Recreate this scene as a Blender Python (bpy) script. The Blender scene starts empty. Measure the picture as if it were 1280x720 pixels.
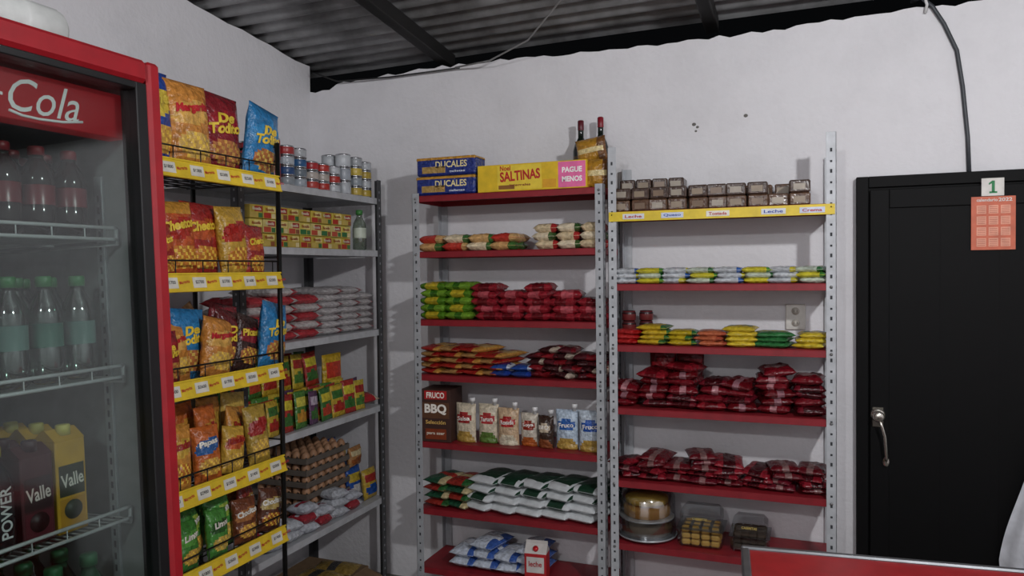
import bpy, math, random
from mathutils import Matrix, Vector
random.seed(7)
T=Matrix.Translation
def R(a,ax): return Matrix.Rotation(math.radians(a),4,ax)
SC=bpy.context.scene
SC.view_settings.view_transform='Standard'
# ---------------------------------------------------------------- materials
_m={}
def lin(h):
    o=[]
    for i in (0,2,4):
        c=int(h[i:i+2],16)/255
        o.append(c/12.92 if c<=.04045 else ((c+.055)/1.055)**2.4)
    return o
def M(h,rough=.45,metal=0,bump=0,var=.12,scale=25,trans=0):
    k=(h,rough,metal,bump,var,scale,trans)
    if k in _m: return _m[k]
    m=bpy.data.materials.new('paint_'+h); m.use_nodes=True
    nt=m.node_tree; b=nt.nodes['Principled BSDF']
    c=lin(h)
    tc=nt.nodes.new('ShaderNodeTexCoord'); n=nt.nodes.new('ShaderNodeTexNoise')
    n.inputs['Scale'].default_value=scale; n.inputs['Detail'].default_value=3
    nt.links.new(tc.outputs['Object'],n.inputs['Vector'])
    r=nt.nodes.new('ShaderNodeValToRGB')
    r.color_ramp.elements[0].position=.3; r.color_ramp.elements[1].position=.7
    r.color_ramp.elements[0].color=[x*(1-var) for x in c]+[1]
    r.color_ramp.elements[1].color=[min(1,x*(1+var)) for x in c]+[1]
    nt.links.new(n.outputs['Fac'],r.inputs['Fac']); nt.links.new(r.outputs['Color'],b.inputs['Base Color'])
    b.inputs['Roughness'].default_value=rough; b.inputs['Metallic'].default_value=metal
    if bump:
        bp=nt.nodes.new('ShaderNodeBump'); bp.inputs['Strength'].default_value=bump; bp.inputs['Distance'].default_value=.01
        nt.links.new(n.outputs['Fac'],bp.inputs['Height']); nt.links.new(bp.outputs['Normal'],b.inputs['Normal'])
    _m[k]=m
    return m
def foil(h): return M(h,.24,0,.8,.28,60)
def matte(h): return M(h,.6)
def glassm(tint='ffffff',fac=.12,name='clear_glass'):
    k=(tint,fac,name)
    if k in _m: return _m[k]
    m=bpy.data.materials.new(name); m.use_nodes=True; nt=m.node_tree
    nt.nodes.clear()
    o=nt.nodes.new('ShaderNodeOutputMaterial'); mx=nt.nodes.new('ShaderNodeMixShader')
    t=nt.nodes.new('ShaderNodeBsdfTransparent'); g=nt.nodes.new('ShaderNodeBsdfGlossy')
    lw=nt.nodes.new('ShaderNodeLayerWeight'); lw.inputs['Blend'].default_value=.25
    ml=nt.nodes.new('ShaderNodeMath'); ml.operation='MULTIPLY_ADD'; ml.inputs[1].default_value=.3; ml.inputs[2].default_value=fac*.3
    nt.links.new(lw.outputs['Fresnel'],ml.inputs[0]); nt.links.new(ml.outputs[0],mx.inputs['Fac'])
    t.inputs['Color'].default_value=lin(tint)+[1]; g.inputs['Roughness'].default_value=.08
    nt.links.new(t.outputs[0],mx.inputs[1]); nt.links.new(g.outputs[0],mx.inputs[2]); nt.links.new(mx.outputs[0],o.inputs['Surface'])
    _m[k]=m; return m
def emis(h,s):
    k=('e',h,s)
    if k in _m: return _m[k]
    m=bpy.data.materials.new('glow_'+h); m.use_nodes=True; b=m.node_tree.nodes['Principled BSDF']
    b.inputs['Base Color'].default_value=lin(h)+[1]; b.inputs['Emission Color'].default_value=lin(h)+[1]
    b.inputs['Emission Strength'].default_value=s; _m[k]=m; return m
# ---------------------------------------------------------------- mesh builder
class B:
    def __init__(s,name): s.n=name; s.v=[]; s.f=[]; s.mi=[]; s.sm=[]; s.ms=[]
    def idx(s,m):
        if m not in s.ms: s.ms.append(m)
        return s.ms.index(m)
    def add(s,vs,fs,mat,Mx=None,smooth=False):
        o=len(s.v)
        for p in vs:
            p=Vector(p)
            s.v.append(tuple(Mx@p) if Mx is not None else tuple(p))
        multi=isinstance(mat,list)
        for i,f in enumerate(fs):
            s.f.append([a+o for a in f]); s.mi.append(s.idx(mat[i] if multi else mat)); s.sm.append(smooth)
    def done(s,parent=None,mx=None):
        me=bpy.data.meshes.new(s.n); me.from_pydata(s.v,[],s.f)
        for m in s.ms: me.materials.append(m)
        me.polygons.foreach_set('material_index',s.mi); me.polygons.foreach_set('use_smooth',s.sm)
        me.update()
        o=bpy.data.objects.new(s.n,me); SC.collection.objects.link(o)
        if mx is not None: o.matrix_world=mx
        if parent: o.parent=parent
        return o
def box(b,x0,x1,y0,y1,z0,z1,mat,Mx=None,ch=.002):
    x0,x1=min(x0,x1),max(x0,x1); y0,y1=min(y0,y1),max(y0,y1); z0,z1=min(z0,z1),max(z0,z1)
    ch=min(ch,(x1-x0)*.3,(y1-y0)*.3,(z1-z0)*.3)
    vs=[];ix={}
    for i in (0,1):
        for j in (0,1):
            for k in (0,1):
                X=(x0,x1)[i];Y=(y0,y1)[j];Z=(z0,z1)[k]
                sx=(1,-1)[i]*ch;sy=(1,-1)[j]*ch;sz=(1,-1)[k]*ch
                ix[i,j,k,'x']=len(vs);vs.append((X,Y+sy,Z+sz))
                ix[i,j,k,'y']=len(vs);vs.append((X+sx,Y,Z+sz))
                ix[i,j,k,'z']=len(vs);vs.append((X+sx,Y+sy,Z))
    fs=[]
    q=[(0,0),(1,0),(1,1),(0,1)]
    for i in (0,1):
        a=[ix[i,p,r,'x'] for p,r in q]; fs.append(a if i else a[::-1])
        a=[ix[p,i,r,'y'] for p,r in q]; fs.append(a[::-1] if i else a)
        a=[ix[p,r,i,'z'] for p,r in q]; fs.append(a if i else a[::-1])
    for i in (0,1):
        for j in (0,1):
            a=[ix[i,j,0,'x'],ix[i,j,1,'x'],ix[i,j,1,'y'],ix[i,j,0,'y']]; fs.append(a if i!=j else a[::-1])
            a=[ix[i,0,j,'x'],ix[i,1,j,'x'],ix[i,1,j,'z'],ix[i,0,j,'z']]; fs.append(a if i==j else a[::-1])
            a=[ix[0,i,j,'y'],ix[1,i,j,'y'],ix[1,i,j,'z'],ix[0,i,j,'z']]; fs.append(a if i!=j else a[::-1])
            for k in (0,1):
                a=[ix[i,j,k,c] for c in 'xyz']; fs.append(a if (i+j+k)%2 else a[::-1])
    b.add(vs,fs,mat,Mx)
def lathe(b,prof,mats,Mx=None,n=16):
    vs=[];fs=[];ml=[]
    for r,z in prof:
        for i in range(n):
            a=2*math.pi*i/n; vs.append((r*math.cos(a),r*math.sin(a),z))
    for k in range(len(prof)-1):
        for i in range(n):
            j=(i+1)%n; fs.append([k*n+i,k*n+j,(k+1)*n+j,(k+1)*n+i]); ml.append(mats[k] if isinstance(mats,list) else mats)
    fs.append(list(range(n))[::-1]); ml.append(ml[0]); fs.append([(len(prof)-1)*n+i for i in range(n)]); ml.append(ml[-2])
    b.add(vs,fs,ml,Mx,True)
def tube(b,pts,r,mat,n=6,Mx=None):
    pts=[Vector(p) for p in pts]; vs=[];fs=[]
    for k,p in enumerate(pts):
        d=(pts[min(k+1,len(pts)-1)]-pts[max(k-1,0)]).normalized()
        u=d.orthogonal().normalized() if k==0 else (u-d*u.dot(d)).normalized()
        w=d.cross(u)
        for i in range(n):
            a=2*math.pi*i/n; vs.append(p+(u*math.cos(a)+w*math.sin(a))*r)
    for k in range(len(pts)-1):
        for i in range(n):
            j=(i+1)%n; fs.append([k*n+i,k*n+j,(k+1)*n+j,(k+1)*n+i])
    fs.append(list(range(n))[::-1]); fs.append([(len(pts)-1)*n+i for i in range(n)])
    b.add(vs,fs,mat,Mx,n>4)
_t={}
def textgeo(s,shear=0,off=.0):
    k=(s,shear,off)
    if k not in _t:
        c=bpy.data.curves.new('t','FONT'); c.body=s; c.align_x='CENTER'; c.align_y='CENTER'; c.shear=shear; c.offset=off; c.resolution_u=3
        o=bpy.data.objects.new('t',c); SC.collection.objects.link(o); bpy.context.view_layer.update()
        me=bpy.data.meshes.new_from_object(o.evaluated_get(bpy.context.evaluated_depsgraph_get()))
        vs=[v.co.copy() for v in me.vertices]; fs=[list(p.vertices) for p in me.polygons]
        bpy.data.objects.remove(o); bpy.data.curves.remove(c); bpy.data.meshes.remove(me)
        xs=[v.x for v in vs]; ys=[v.y for v in vs]
        cx=(min(xs)+max(xs))/2; cy=(min(ys)+max(ys))/2; W=max(xs)-min(xs); H=max(ys)-min(ys)
        vs=[((v.x-cx)/W,(v.y-cy)/H) for v in vs]
        _t[k]=(vs,fs)
    return _t[k]
def text(b,s,w,h,mat,Mx,cx=0,cy=0,rot=0,surf=None,lift=.0012,shear=0,off=.02):
    vs,fs=textgeo(s,shear,off); o=[]
    cr,sr=math.cos(math.radians(rot)),math.sin(math.radians(rot))
    for x,y in vs:
        X=x*w;Y=y*h; X,Y=X*cr-Y*sr+cx,X*sr+Y*cr+cy
        o.append((X,Y,(surf(X,Y) if surf else 0)+lift))
    b.add(o,fs,mat,Mx)
FX=Matrix(((0,0,1,0),(1,0,0,0),(0,1,0,0),(0,0,0,1)))     # faces +X
FY=Matrix(((1,0,0,0),(0,0,-1,0),(0,1,0,0),(0,0,0,1)))    # faces -Y
def bag(b,Mx,w,h,t,col,nx=10,ny=12,blunt=2.4,seal=.08,crk=.06,pinch=.05,edge=None):
    ph=[random.uniform(0,6.28) for _ in range(6)]
    def prof(a,c):
        s=1-seal
        if abs(c)>=s: return .0
        cc=abs(c)/s
        return max(0,(1-abs(a)**blunt))**.5*max(0,(1-cc**(blunt*1.3)))**.5
    def wr(a,c):
        return crk*(math.sin(5*a+7*c+ph[0])+.7*math.sin(11*c-6*a+ph[1])+.6*math.sin(13*a+3*c+ph[2]))*.5
    def surf(X,Y):
        a=max(-1,min(1,2*X/w)); c=max(-1,min(1,2*Y/h)); p=prof(a,c)
        return t/2*p*(1+wr(a,c))+.0006
    vs=[];fs=[];ml=[]
    for sgn in (1,-1):
        o=len(vs)
        for j in range(ny+1):
            c=-1+2*j/ny
            for i in range(nx+1):
                a=-1+2*i/nx; a2=math.sin(a*math.pi/2)*.5+a*.5
                X=a2*w/2*(1-pinch*(1-abs(c)**3)); Y=c*h/2
                vs.append((X,Y,sgn*(surf(a2*w/2,Y))))
        for j in range(ny):
            for i in range(nx):
                q=[o+j*(nx+1)+i,o+j*(nx+1)+i+1,o+(j+1)*(nx+1)+i+1,o+(j+1)*(nx+1)+i]
                fs.append(q if sgn>0 else q[::-1])
                ml.append(col((i+.5)/nx*2-1,(j+.5)/ny*2-1))
    n1=(nx+1)*(ny+1)
    loop=[i for i in range(nx+1)]+[j*(nx+1)+nx for j in range(1,ny+1)]+[ny*(nx+1)+i for i in range(nx-1,-1,-1)]+[j*(nx+1) for j in range(ny-1,0,-1)]
    for i in range(len(loop)):
        p,q=loop[i],loop[(i+1)%len(loop)]
        fs.append([q,p,p+n1,q+n1]); ml.append(ml[0])
    b.add(vs,fs,ml,Mx,True)
    return surf
def ends(base,e,w=.3):
    A,Bm=foil(base),foil(e)
    return lambda a,c: Bm if abs(a)<w else A
def tri(h1,h2,h3):
    a1,a2,a3=foil(h1),foil(h2),foil(h3)
    return lambda a,c: a2 if abs(c)<.3 and abs(a)<.75 else (a3 if a>.45 else a1)
def chip(base,logo,food='d98a2b',top=None,fh='f2c14e'):
    A,L,F,F2=foil(base),foil(logo),foil(food),foil(fh); Tp=foil(top) if top else A
    def f(a,c):
        if (a/.85)**2+((c-.28-.15*a)/.27)**2<1: return L
        if c>.68: return Tp
        if ((a-.1)/.75)**2+((c+.45)/.3)**2<1: return F2 if (int((a+1)*9)+int((c+1)*13))%3==0 else F
        return A
    return f
# ---------------------------------------------------------------- room
BW=3.42; LW=-2.51; RW=2.4; FW=-2.2; SL=.095
def wallmat(name,h,sc=3,dk=.88):
    m=bpy.data.materials.new(name); m.use_nodes=True; nt=m.node_tree; b=nt.nodes['Principled BSDF']
    tc=nt.nodes.new('ShaderNodeTexCoord'); n=nt.nodes.new('ShaderNodeTexNoise'); n.inputs['Scale'].default_value=sc; n.inputs['Detail'].default_value=9; n.inputs['Roughness'].default_value=.62
    n2=nt.nodes.new('ShaderNodeTexNoise'); n2.inputs['Scale'].default_value=40; n2.inputs['Detail'].default_value=6
    r=nt.nodes.new('ShaderNodeValToRGB'); c=lin(h)
    r.color_ramp.elements[0].position=.22; r.color_ramp.elements[1].position=.56
    r.color_ramp.elements[0].color=[x*dk for x in c]+[1]; r.color_ramp.elements[1].color=c+[1]
    nt.links.new(tc.outputs['Object'],n.inputs['Vector']); nt.links.new(tc.outputs['Object'],n2.inputs['Vector'])
    nt.links.new(n.outputs['Fac'],r.inputs['Fac']); nt.links.new(r.outputs['Color'],b.inputs['Base Color'])
    bp=nt.nodes.new('ShaderNodeBump'); bp.inputs['Strength'].default_value=.3; bp.inputs['Distance'].default_value=.01
    ad=nt.nodes.new('ShaderNodeMath'); ad.operation='ADD'; nt.links.new(n.outputs['Fac'],ad.inputs[0]); nt.links.new(n2.outputs['Fac'],ad.inputs[1])
    nt.links.new(ad.outputs[0],bp.inputs['Height']); nt.links.new(bp.outputs['Normal'],b.inputs['Normal'])
    b.inputs['Roughness'].default_value=.8; return m
WM=wallmat('whitewashed_plaster','dedde0')
b=B('wall_back')
xs=[LW-.1+i*.045 for i in range(int((RW+.2-LW)/.045)+1)]
tops=[2.615+.01*math.sin(x*3)+random.uniform(-.010,.008)-(.03 if x<-2.35 else 0) for x in xs]
vs=[];fs=[]
for x,z in zip(xs,tops):
    vs+= [(x,BW,0),(x,BW,z),(x,BW+.14,z),(x,BW+.14,0)]
for i in range(len(xs)-1):
    o=i*4
    for k in range(4): fs.append([o+k,o+4+k,o+4+(k+1)%4,o+(k+1)%4])
fs.append([0,1,2,3]); o=(len(xs)-1)*4; fs.append([o+3,o+2,o+1,o])
b.add(vs,fs,WM)
ck=M('6d6a66',.9)
for (x,z,s) in ((-.47,2.235,.008),(-.455,2.222,.006),(-.25,2.255,.008),(-.462,2.205,.005)):
    lathe(b,[(s,0),(s*.8,.0012)],ck,T((x,BW,z))@R(90,'X')@Matrix.Diagonal((1.2,1,1,1)),7)
b.done()
b=B('wall_left')
ys=[FW+i*.1 for i in range(57) if FW+i*.1<=BW]+[BW]
vs=[];fs=[]
for y in ys:
    z=2.71+SL*(BW-y)+random.uniform(-.012,.004)
    vs+=[(LW,y,0),(LW,y,z),(LW-.14,y,z),(LW-.14,y,0)]
for i in range(len(ys)-1):
    o=i*4
    for k in range(4): fs.append([o+k,o+(k+1)%4,o+4+(k+1)%4,o+4+k])
fs.append([3,2,1,0]); o=(len(ys)-1)*4; fs.append([o,o+1,o+2,o+3])
b.add(vs,fs,WM); b.done()
b=B('wall_right'); box(b,RW,RW+.14,FW,BW,0,3.35,WM); b.done()
b=B('wall_front'); box(b,LW,RW,FW-.14,FW,0,3.35,WM); b.done()
b=B('floor'); fm=wallmat('worn_concrete','7b7770',6,.72); box(b,LW-.14,RW+.14,FW-.14,BW+.14,-.1,0,fm)
b.done()
b=B('ceiling')
cm=bpy.data.materials.new('galvanised_sheet'); cm.use_nodes=True; nt=cm.node_tree; p=nt.nodes['Principled BSDF']
tc=nt.nodes.new('ShaderNodeTexCoord'); n=nt.nodes.new('ShaderNodeTexNoise'); n.inputs['Scale'].default_value=2.0; n.inputs['Detail'].default_value=8; n.inputs['Roughness'].default_value=.6
r=nt.nodes.new('ShaderNodeValToRGB'); r.color_ramp.elements[0].color=(.09,.09,.09,1); r.color_ramp.elements[1].color=(.36,.365,.37,1)
r.color_ramp.elements[0].position=.34; r.color_ramp.elements[1].position=.66
nt.links.new(tc.outputs['Object'],n.inputs['Vector']); nt.links.new(n.outputs['Fac'],r.inputs['Fac']); nt.links.new(r.outputs['Color'],p.inputs['Base Color'])
p.inputs['Roughness'].default_value=.45; p.inputs['Metallic'].default_value=.3
def roofz(x,y): return 2.735+SL*(BW-y)+.012*(x-LW)
NX=40; dy=.0125; NY=int((BW+.3-FW)/dy)
vs=[];fs=[]
for j in range(NY+1):
    y=FW-.14+j*dy
    for i in range(NX+1):
        x=LW-.3+(RW+.6-LW)*i/NX
        sh=.004 if int((y+5)/.8)%2 else 0
        vs.append((x,y,roofz(x,y)+.021*math.sin(2*math.pi*y/.1)+sh+.004*math.sin(x*2.1+y)))
for j in range(NY):
    for i in range(NX):
        a=j*(NX+1)+i; fs.append([a,a+NX+1,a+NX+2,a+1])
b.add(vs,fs,cm,None,True); b.done()
bm=M('1b1a1a',.6)
for k,(x) in enumerate((-1.72,-.40,.85,2.0)):
    b=B('roof_beam')
    ang=math.degrees(math.atan(SL))
    z1=roofz(x,BW)-.032
    Mx=T((x,BW+.12,z1))@R(-ang,'X')
    box(b,-.026,.026,-(BW+.10-FW),0,-.07,-.001,bm,Mx)
    box(b,-.03,.03,-(BW+.10-FW),0,-.07,-.066,bm,Mx)
    b.done()
b=B('ceiling_cable')
tube(b,[(-1.62,3.38,2.60),(-1.4,3.3,2.59),(-1.15,3.15,2.615),(-.9,2.85,2.66),(-.75,2.5,2.75),(-.7,2.3,2.82)],.004,M('8f8f8f',.5))
tube(b,[(-2.45,3.36,2.66),(-2.3,3.37,2.60),(-2.0,3.39,2.595),(-1.6,3.39,2.60)],.004,M('222222',.5))
b.done()
b=B('wall_cable')
tube(b,[(.39,3.44,2.66),(.42,3.40,2.66),(.46,3.405,2.62),(.50,3.41,2.55),(.545,3.411,2.44),(.565,3.411,2.30),(.583,3.411,2.1),(.588,3.411,1.962)],.008,M('3a3d42',.5),8)
tube(b,[(.42,3.395,2.69),(.44,3.40,2.63),(.435,3.41,2.60)],.006,M('c9c9c9',.5),8)
b.done()
# ---------------------------------------------------------------- door
b=B('door_1'); dk=M('030304',.65,.0,.03); dk2=M('010102',.65)
for m_ in (dk,dk2): m_.node_tree.nodes['Principled BSDF'].inputs['Specular IOR Level'].default_value=.18
x0,x1=.184,1.12; yf=BW-.045
box(b,x0,x1,BW-.03,BW-.001,0.01,1.96,dk)
box(b,x0,x0+.045,yf,BW-.03,.01,1.96,dk); box(b,x1-.045,x1,yf,BW-.03,.01,1.96,dk); box(b,x0+.045,x1-.045,yf,BW-.03,1.915,1.96,dk)
box(b,x0+.05,x1-.05,BW-.042,BW-.03,.02,1.905,dk)
box(b,x0+.05,x0+.12,BW-.05,BW-.042,.02,1.905,dk); box(b,x1-.12,x1-.05,BW-.05,BW-.042,.02,1.905,dk)
box(b,x0+.12,x1-.12,BW-.05,BW-.042,1.83,1.905,dk); box(b,x0+.12,x1-.12,BW-.05,BW-.042,.02,.12,dk)
for k in range(2): box(b,x0+.3+k*.2,x0+.303+k*.2,BW-.0425,BW-.042,.12,1.83,dk2)
b.done()
b=B('door_handle'); ch=M('cfcac0',.25,.9)
hx=.262; hz=.995; hy=BW-.05
lathe(b,[(.026,0),(.028,.006),(.02,.012),(.012,.014),(.012,.035),(.02,.04),(.022,.052),(.014,.06)],ch,T((hx,hy,hz))@R(90,'X'),20)
box(b,hx-.02,hx+.02,hy-.006,hy,hz-.05,hz+.03,M('8a867c',.3,.8))
tube(b,[(hx,hy-.045,hz-.005),(hx+.012,hy-.05,hz-.04),(hx+.022,hy-.048,hz-.08),(hx+.026,hy-.04,hz-.13),(hx+.03,hy-.03,hz-.17),(hx+.03,hy-.01,hz-.185),(hx+.03,hy+.002,hz-.185)],.006,ch,10)
lathe(b,[(.014,0),(.012,.008),(.001,.012)],ch,T((hx+.03,hy,hz-.19))@R(90,'X')@Matrix.Diagonal((1,1.6,1,1)),12)
b.done()
b=B('wall_calendar'); cyy=BW-.052
ora=matte('c9684c'); wh=matte('d6d3cd')
box(b,.588,.735,cyy,cyy+.0018,1.655,1.86,ora,None,.0003)
Mx=T((.661,cyy,1.757))@FY
text(b,'2022',.045,.014,wh,Mx,.04,.09)
text(b,'calendario',.07,.012,wh,Mx,-.02,.09)
for r_ in range(4):
    for c_ in range(3):
        X=.606+c_*.04; Z=1.668+r_*.042
        box(b,X,X+.032,cyy-.0012,cyy,Z,Z+.032,M('e0a088',.6),None,.0002)
        for q in range(4): box(b,X+.003,X+.029,cyy-.0016,cyy-.0012,Z+.004+q*.007,Z+.006+q*.007,M('b55a3c',.6),None,.0001)
box(b,.622,.697,cyy-.0015,cyy+.002,1.862,1.93,wh,None,.0003)
g1=matte('1b7a45'); yy=cyy-.0015
box(b,.656,.666,yy-.001,yy,1.876,1.920,g1,None,.0003); box(b,.648,.674,yy-.001,yy,1.872,1.879,g1,None,.0003)
b.add([(.657,yy-.001,1.920),(.657,yy-.001,1.910),(.646,yy-.001,1.904),(.646,yy-.001,1.911)],[[0,3,2,1]],g1)
b.done()
b=B('hanging_towel'); nx,nz=22,26; vs=[];fs=[]
for j in range(nz+1):
    v=j/nz
    for i in range(nx+1):
        u=i/nx*2-1
        w=.04+.12*min(1,v*1.3)**.8
        vs.append((.85+u*w+.01*math.sin(v*7),BW-.085-.018*math.cos(u*11+v*1.5)*(.3+v)-.02*(1-abs(u)), .99-v*.70+.02*math.sin(u*4)*v))
for j in range(nz):
    for i in range(nx):
        a=j*(nx+1)+i; fs.append([a,a+nx+1,a+nx+2,a+1])
b.add(vs,fs,M('c4c6cc',.85),None,True)
tube(b,[(.85,BW-.052,1.04),(.85,BW-.11,1.04),(.85,BW-.125,1.06)],.005,ch,8)
tube(b,[(.85,BW-.112,1.047),(.835,BW-.10,.99),(.845,BW-.10,.975),(.865,BW-.10,.99),(.85,BW-.112,1.047)],.003,M('d4d6dc',.85))
b.done()
b=B('wall_socket'); sw=M('cfccc5',.4)
box(b,-.09,-.01,BW-.012,BW-.0005,1.33,1.44,sw,None,.004)
for z in (1.36,1.41): 
    lathe(b,[(.016,0),(.016,.002)],M('bdb8ae',.5),T((-.05,BW-.012,z))@R(90,'X'),14)
    for q in (-.006,.006): box(b,-.05+q-.001,-.05+q+.001,BW-.0148,BW-.014,z-.005,z+.005,M('222222'),None,.0002)
b.done()
# ---------------------------------------------------------------- shelving units
def angle_post(b,x,y,z1,sx,sy,mat,hole):
    w=.036;t=.0025
    box(b,x,x+sx*w,y,y+sy*t,0,z1,mat,None,.0005)
    box(b,x,x+sx*t,y,y+sy*w,0,z1,mat,None,.0005)
    k=int(z1/.04)
    for i in range(1,k):
        z=i*.04
        yy=y-sy*.0004
        box(b,x+sx*w*(.5)-.004,x+sx*w*(.5)+.004,yy-.0004,yy+.0004,z-.007,z+.007 if i%2 else z+.001,hole,None,.0002)
        xx=x-sx*.0004
        box(b,xx-.0004,xx+.0004,y+sy*w*.5-.004,y+sy*w*.5+.004,z-.007,z+.004,hole,None,.0002)
def shelf_unit(name,x0,x1,y0,y1,levels,zf,zb,smat,pmat,hole,thick=.028,axis='y'):
    b=B(name)
    for (x,sx) in ((x0,1),(x1,-1)):
        for (y,sy) in ((y0,1),(y1,-1)):
            h=zf if (y==y0 if axis=='y' else x==x1) else zb
            angle_post(b,x,y,h,sx,sy,pmat,hole)
    for z in levels:
        a,c,d,e=x0+.004,x1-.004,y0+.004,y1-.004
        box(b,a,c,d,e,z-.003,z,smat)
        box(b,a,c,d,d+.002,z-thick,z-.003,smat,None,.0005); box(b,a,c,e-.002,e,z-thick,z-.003,smat,None,.0005)
        box(b,a,a+.002,d+.002,e-.002,z-thick,z-.003,smat,None,.0005); box(b,c-.002,c,d+.002,e-.002,z-thick,z-.003,smat,None,.0005)
        box(b,a+.02,c-.02,(d+e)/2-.03,(d+e)/2+.03,z-.012,z-.003,smat)
        for (X,Y,Rr) in ((x0+.018,y0-.001,90),(x1-.018,y0-.001,90)):
            if axis=='y': lathe(b,[(.006,0),(.006,.002),(.003,.005)],M('8a8a8a',.3,.8),T((X,Y,z-.014))@R(90,'X'),8)
    return b
red=M('861a24',.5,.05); white=M('a4a7ab',.5,.1); hole=M('36383c',.8)
SY0,SY1=3.105,3.405
LU=[1.947,1.688,1.371,1.114,.799,.484,.205]
RU=[1.838,1.534,1.277,1.011,.702,.434,.16]
shelf_unit('shelving_unit',-1.72,-.805,SY0,SY1,LU,1.96,1.96,red,white,hole).done()
b=shelf_unit('shelving_unit',-.785,.10,SY0,SY1,RU,2.108,2.05,red,M('b5b8bc',.5,.1),hole)
yl=M('dcc02a',.45); z=1.838
box(b,-.78,.095,SY0-.006,SY0-.0015,z-.042,z-.002,yl,None,.0005)
for k,x in enumerate((-.72,-.56,-.38,-.17,-.03)):
    box(b,x,x+.09,SY0-.0075,SY0-.006,z-.034,z-.012,M(['d8dce0','c9d2e6','e0dccf'][k%3],.5),None,.0003)
    text(b,['Leche','Queso','Tostada','Leche','Crema'][k],.07,.012,M('2244a0' if k%2 else 'b3202a'),T((x+.045,SY0-.0075,z-.023))@FY)
b.done()
wsm=M('b8babd',.45,.1); dpm=M('4a4b4d',.5,.3)
WX0,WX1,WY0,WY1=-2.475,-2.02,2.29,3.325
WU=[1.968,1.704,1.305,.919,.446]
b=shelf_unit('shelving_unit',WX0,WX1,WY0,WY1,WU,2.06,2.06,wsm,dpm,M('8e9196'),.03,'x'); b.done()

# ---------------------------------------------------------------- LEFT UNIT PRODUCTS
y0=SY0+.01
def carton(b,Mx,w,h,d,main,parts=()):
    box(b,-w/2,w/2,-h/2,h/2,-d,0,matte(main),Mx,.0015)
    for i,(a0,a1,c0,c1,colr) in enumerate(parts):
        box(b,a0*w/2,a1*w/2,c0*h/2,c1*h/2,0,.0006*(1+i*.4),M(colr,.4),Mx,.0001)
b=B('cracker_packs')
for k in range(2):
    zz=LU[0]+.045+k*.088
    Mx=T((-1.555+.003*k,y0+.005,zz))@FY
    box(b,-.15,.15,-.042,.042,-.12,0,foil('1c2f78'),Mx,.008)
    box(b,-.15,.15,.028,.0425,-.118,.0006,foil('b9872f'),Mx,.003)
    box(b,-.12,.0,-.03,.0,0,.0012,foil('a8884a'),Mx,.0004)
    text(b,'DUCALES',.16,.03,M('e8d9a0'),Mx,.03,.008)
    text(b,'galletas',.08,.012,M('d8dfee'),Mx,.06,-.026)
b.done()
b=B('saltine_cracker_box')
Mx=T((-1.135,y0+.005,LU[0]+.062))@FY
carton(b,Mx,.51,.12,.12,'dcb822',[(-.62,.2,-.9,.9,'e4c83c'),(-.6,-.3,-.55,-.85,'8a5a20'),(.5,.98,-.92,.92,'e46aa0'),(.2,.48,-.2,.9,'d8b21a'),(.22,.46,-.85,-.25,'d39a20')])
text(b,'SALTINAS',.19,.045,M('b5141c'),Mx,-.05,.008,3,lift=.002,off=.03)
text(b,'Noel',.05,.022,M('b5141c'),Mx,-.12,.042,lift=.002)
text(b,'integrales',.1,.014,M('8a3a20'),Mx,-.05,-.035,lift=.002)
text(b,'PAGUE',.09,.024,M('f5f2ee'),Mx,.19,.02,lift=.002,off=.04)
text(b,'MENOS',.09,.024,M('f5f2ee'),Mx,.19,-.02,lift=.002,off=.04)
b.done()
b=B('wine_bottle')
wg=M('101812',.12)
def bottle(b,x,y,z,h,r,cols,n=16,neck=.35,cap='b01822'):
    body,lab,cp=cols
    pr=[(r*.6,0),(r,.008),(r,h*.2),(r,h*.5),(r,h*.58),(r*.8,h*.66),(r*neck,h*.76),(r*neck,h*.86),(r*neck*1.1,h*.87),(r*neck*1.1,h*.99),(r*neck*.8,h)]
    lathe(b,pr,[body,body,lab,body,body,body,body,cp,cp,cp],T((x,y,z)),n)
bottle(b,-.965,3.33,LU[0],.33,.036,(wg,M('5a4a34'),M('5a1620',.4)),16,.36)
b.done()
b=B('wine_bottle'); bottle(b,-.875,3.34,LU[0],.34,.036,(wg,M('c8bca0'),M('7d1020',.4)),16,.36); b.done()
b=B('golden_candy_bags')
for k,(x,y,zz,w,h) in enumerate(((-.86,3.25,LU[0],.13,.13),(-.885,3.22,LU[0]+.115,.14,.11),(-.84,3.15,LU[0],.10,.12))):
    bag(b,T((x,y,zz+h/2+.002))@R(random.uniform(-4,4),'Z')@FY@R((0,8,0)[k],'Z'),w,h,.045,tri('a87a28','d2bf8a','6a4420'),10,10,2.4,.08,.16)
b.done()
b=B('cookie_packs')
cols=[tri('c9a06a','b8392e','3f6b35'),tri('b8392e','d8c8a8','c9a06a'),tri('d8c8a8','b85030','406a38')]
for k in range(4):
    for l in range(2):
        bag(b,T((-1.64+k*.122+.008*l,y0+.09,LU[1]+.0205+l*.036))@R(random.uniform(-8,8),'Z'),.13,.17,.042,cols[(k+l)%3],10,10,4.5,.06,.12)
b.done()
b=B('cookie_packs')
for k in range(3):
    for l in range(3):
        bag(b,T((-1.075+k*.104,y0+.09,LU[1]+.0205+l*.036))@R(random.uniform(-8,8),'Z'),.108,.16,.042,[tri('c8b593','6a4a34','a83030'),tri('d5c7ac','8a6a44','3b5a30')][(k+l)%2],10,10,4.5,.06,.12)
b.done()
b=B('bean_packs')
for k in range(2):
    for l in range(5):
        bag(b,T((-1.63+k*.13,y0+.09,LU[2]+.019+l*.034))@R(random.uniform(-7,7),'Z'),.138,.17,.039,[ends('4f7a1f','b9a22a',.35),ends('6a922c','2f5f1a',.3)][(k+l)%2],10,10,5,.06,.16)
b.done()
b=B('coffee_packs')
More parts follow.
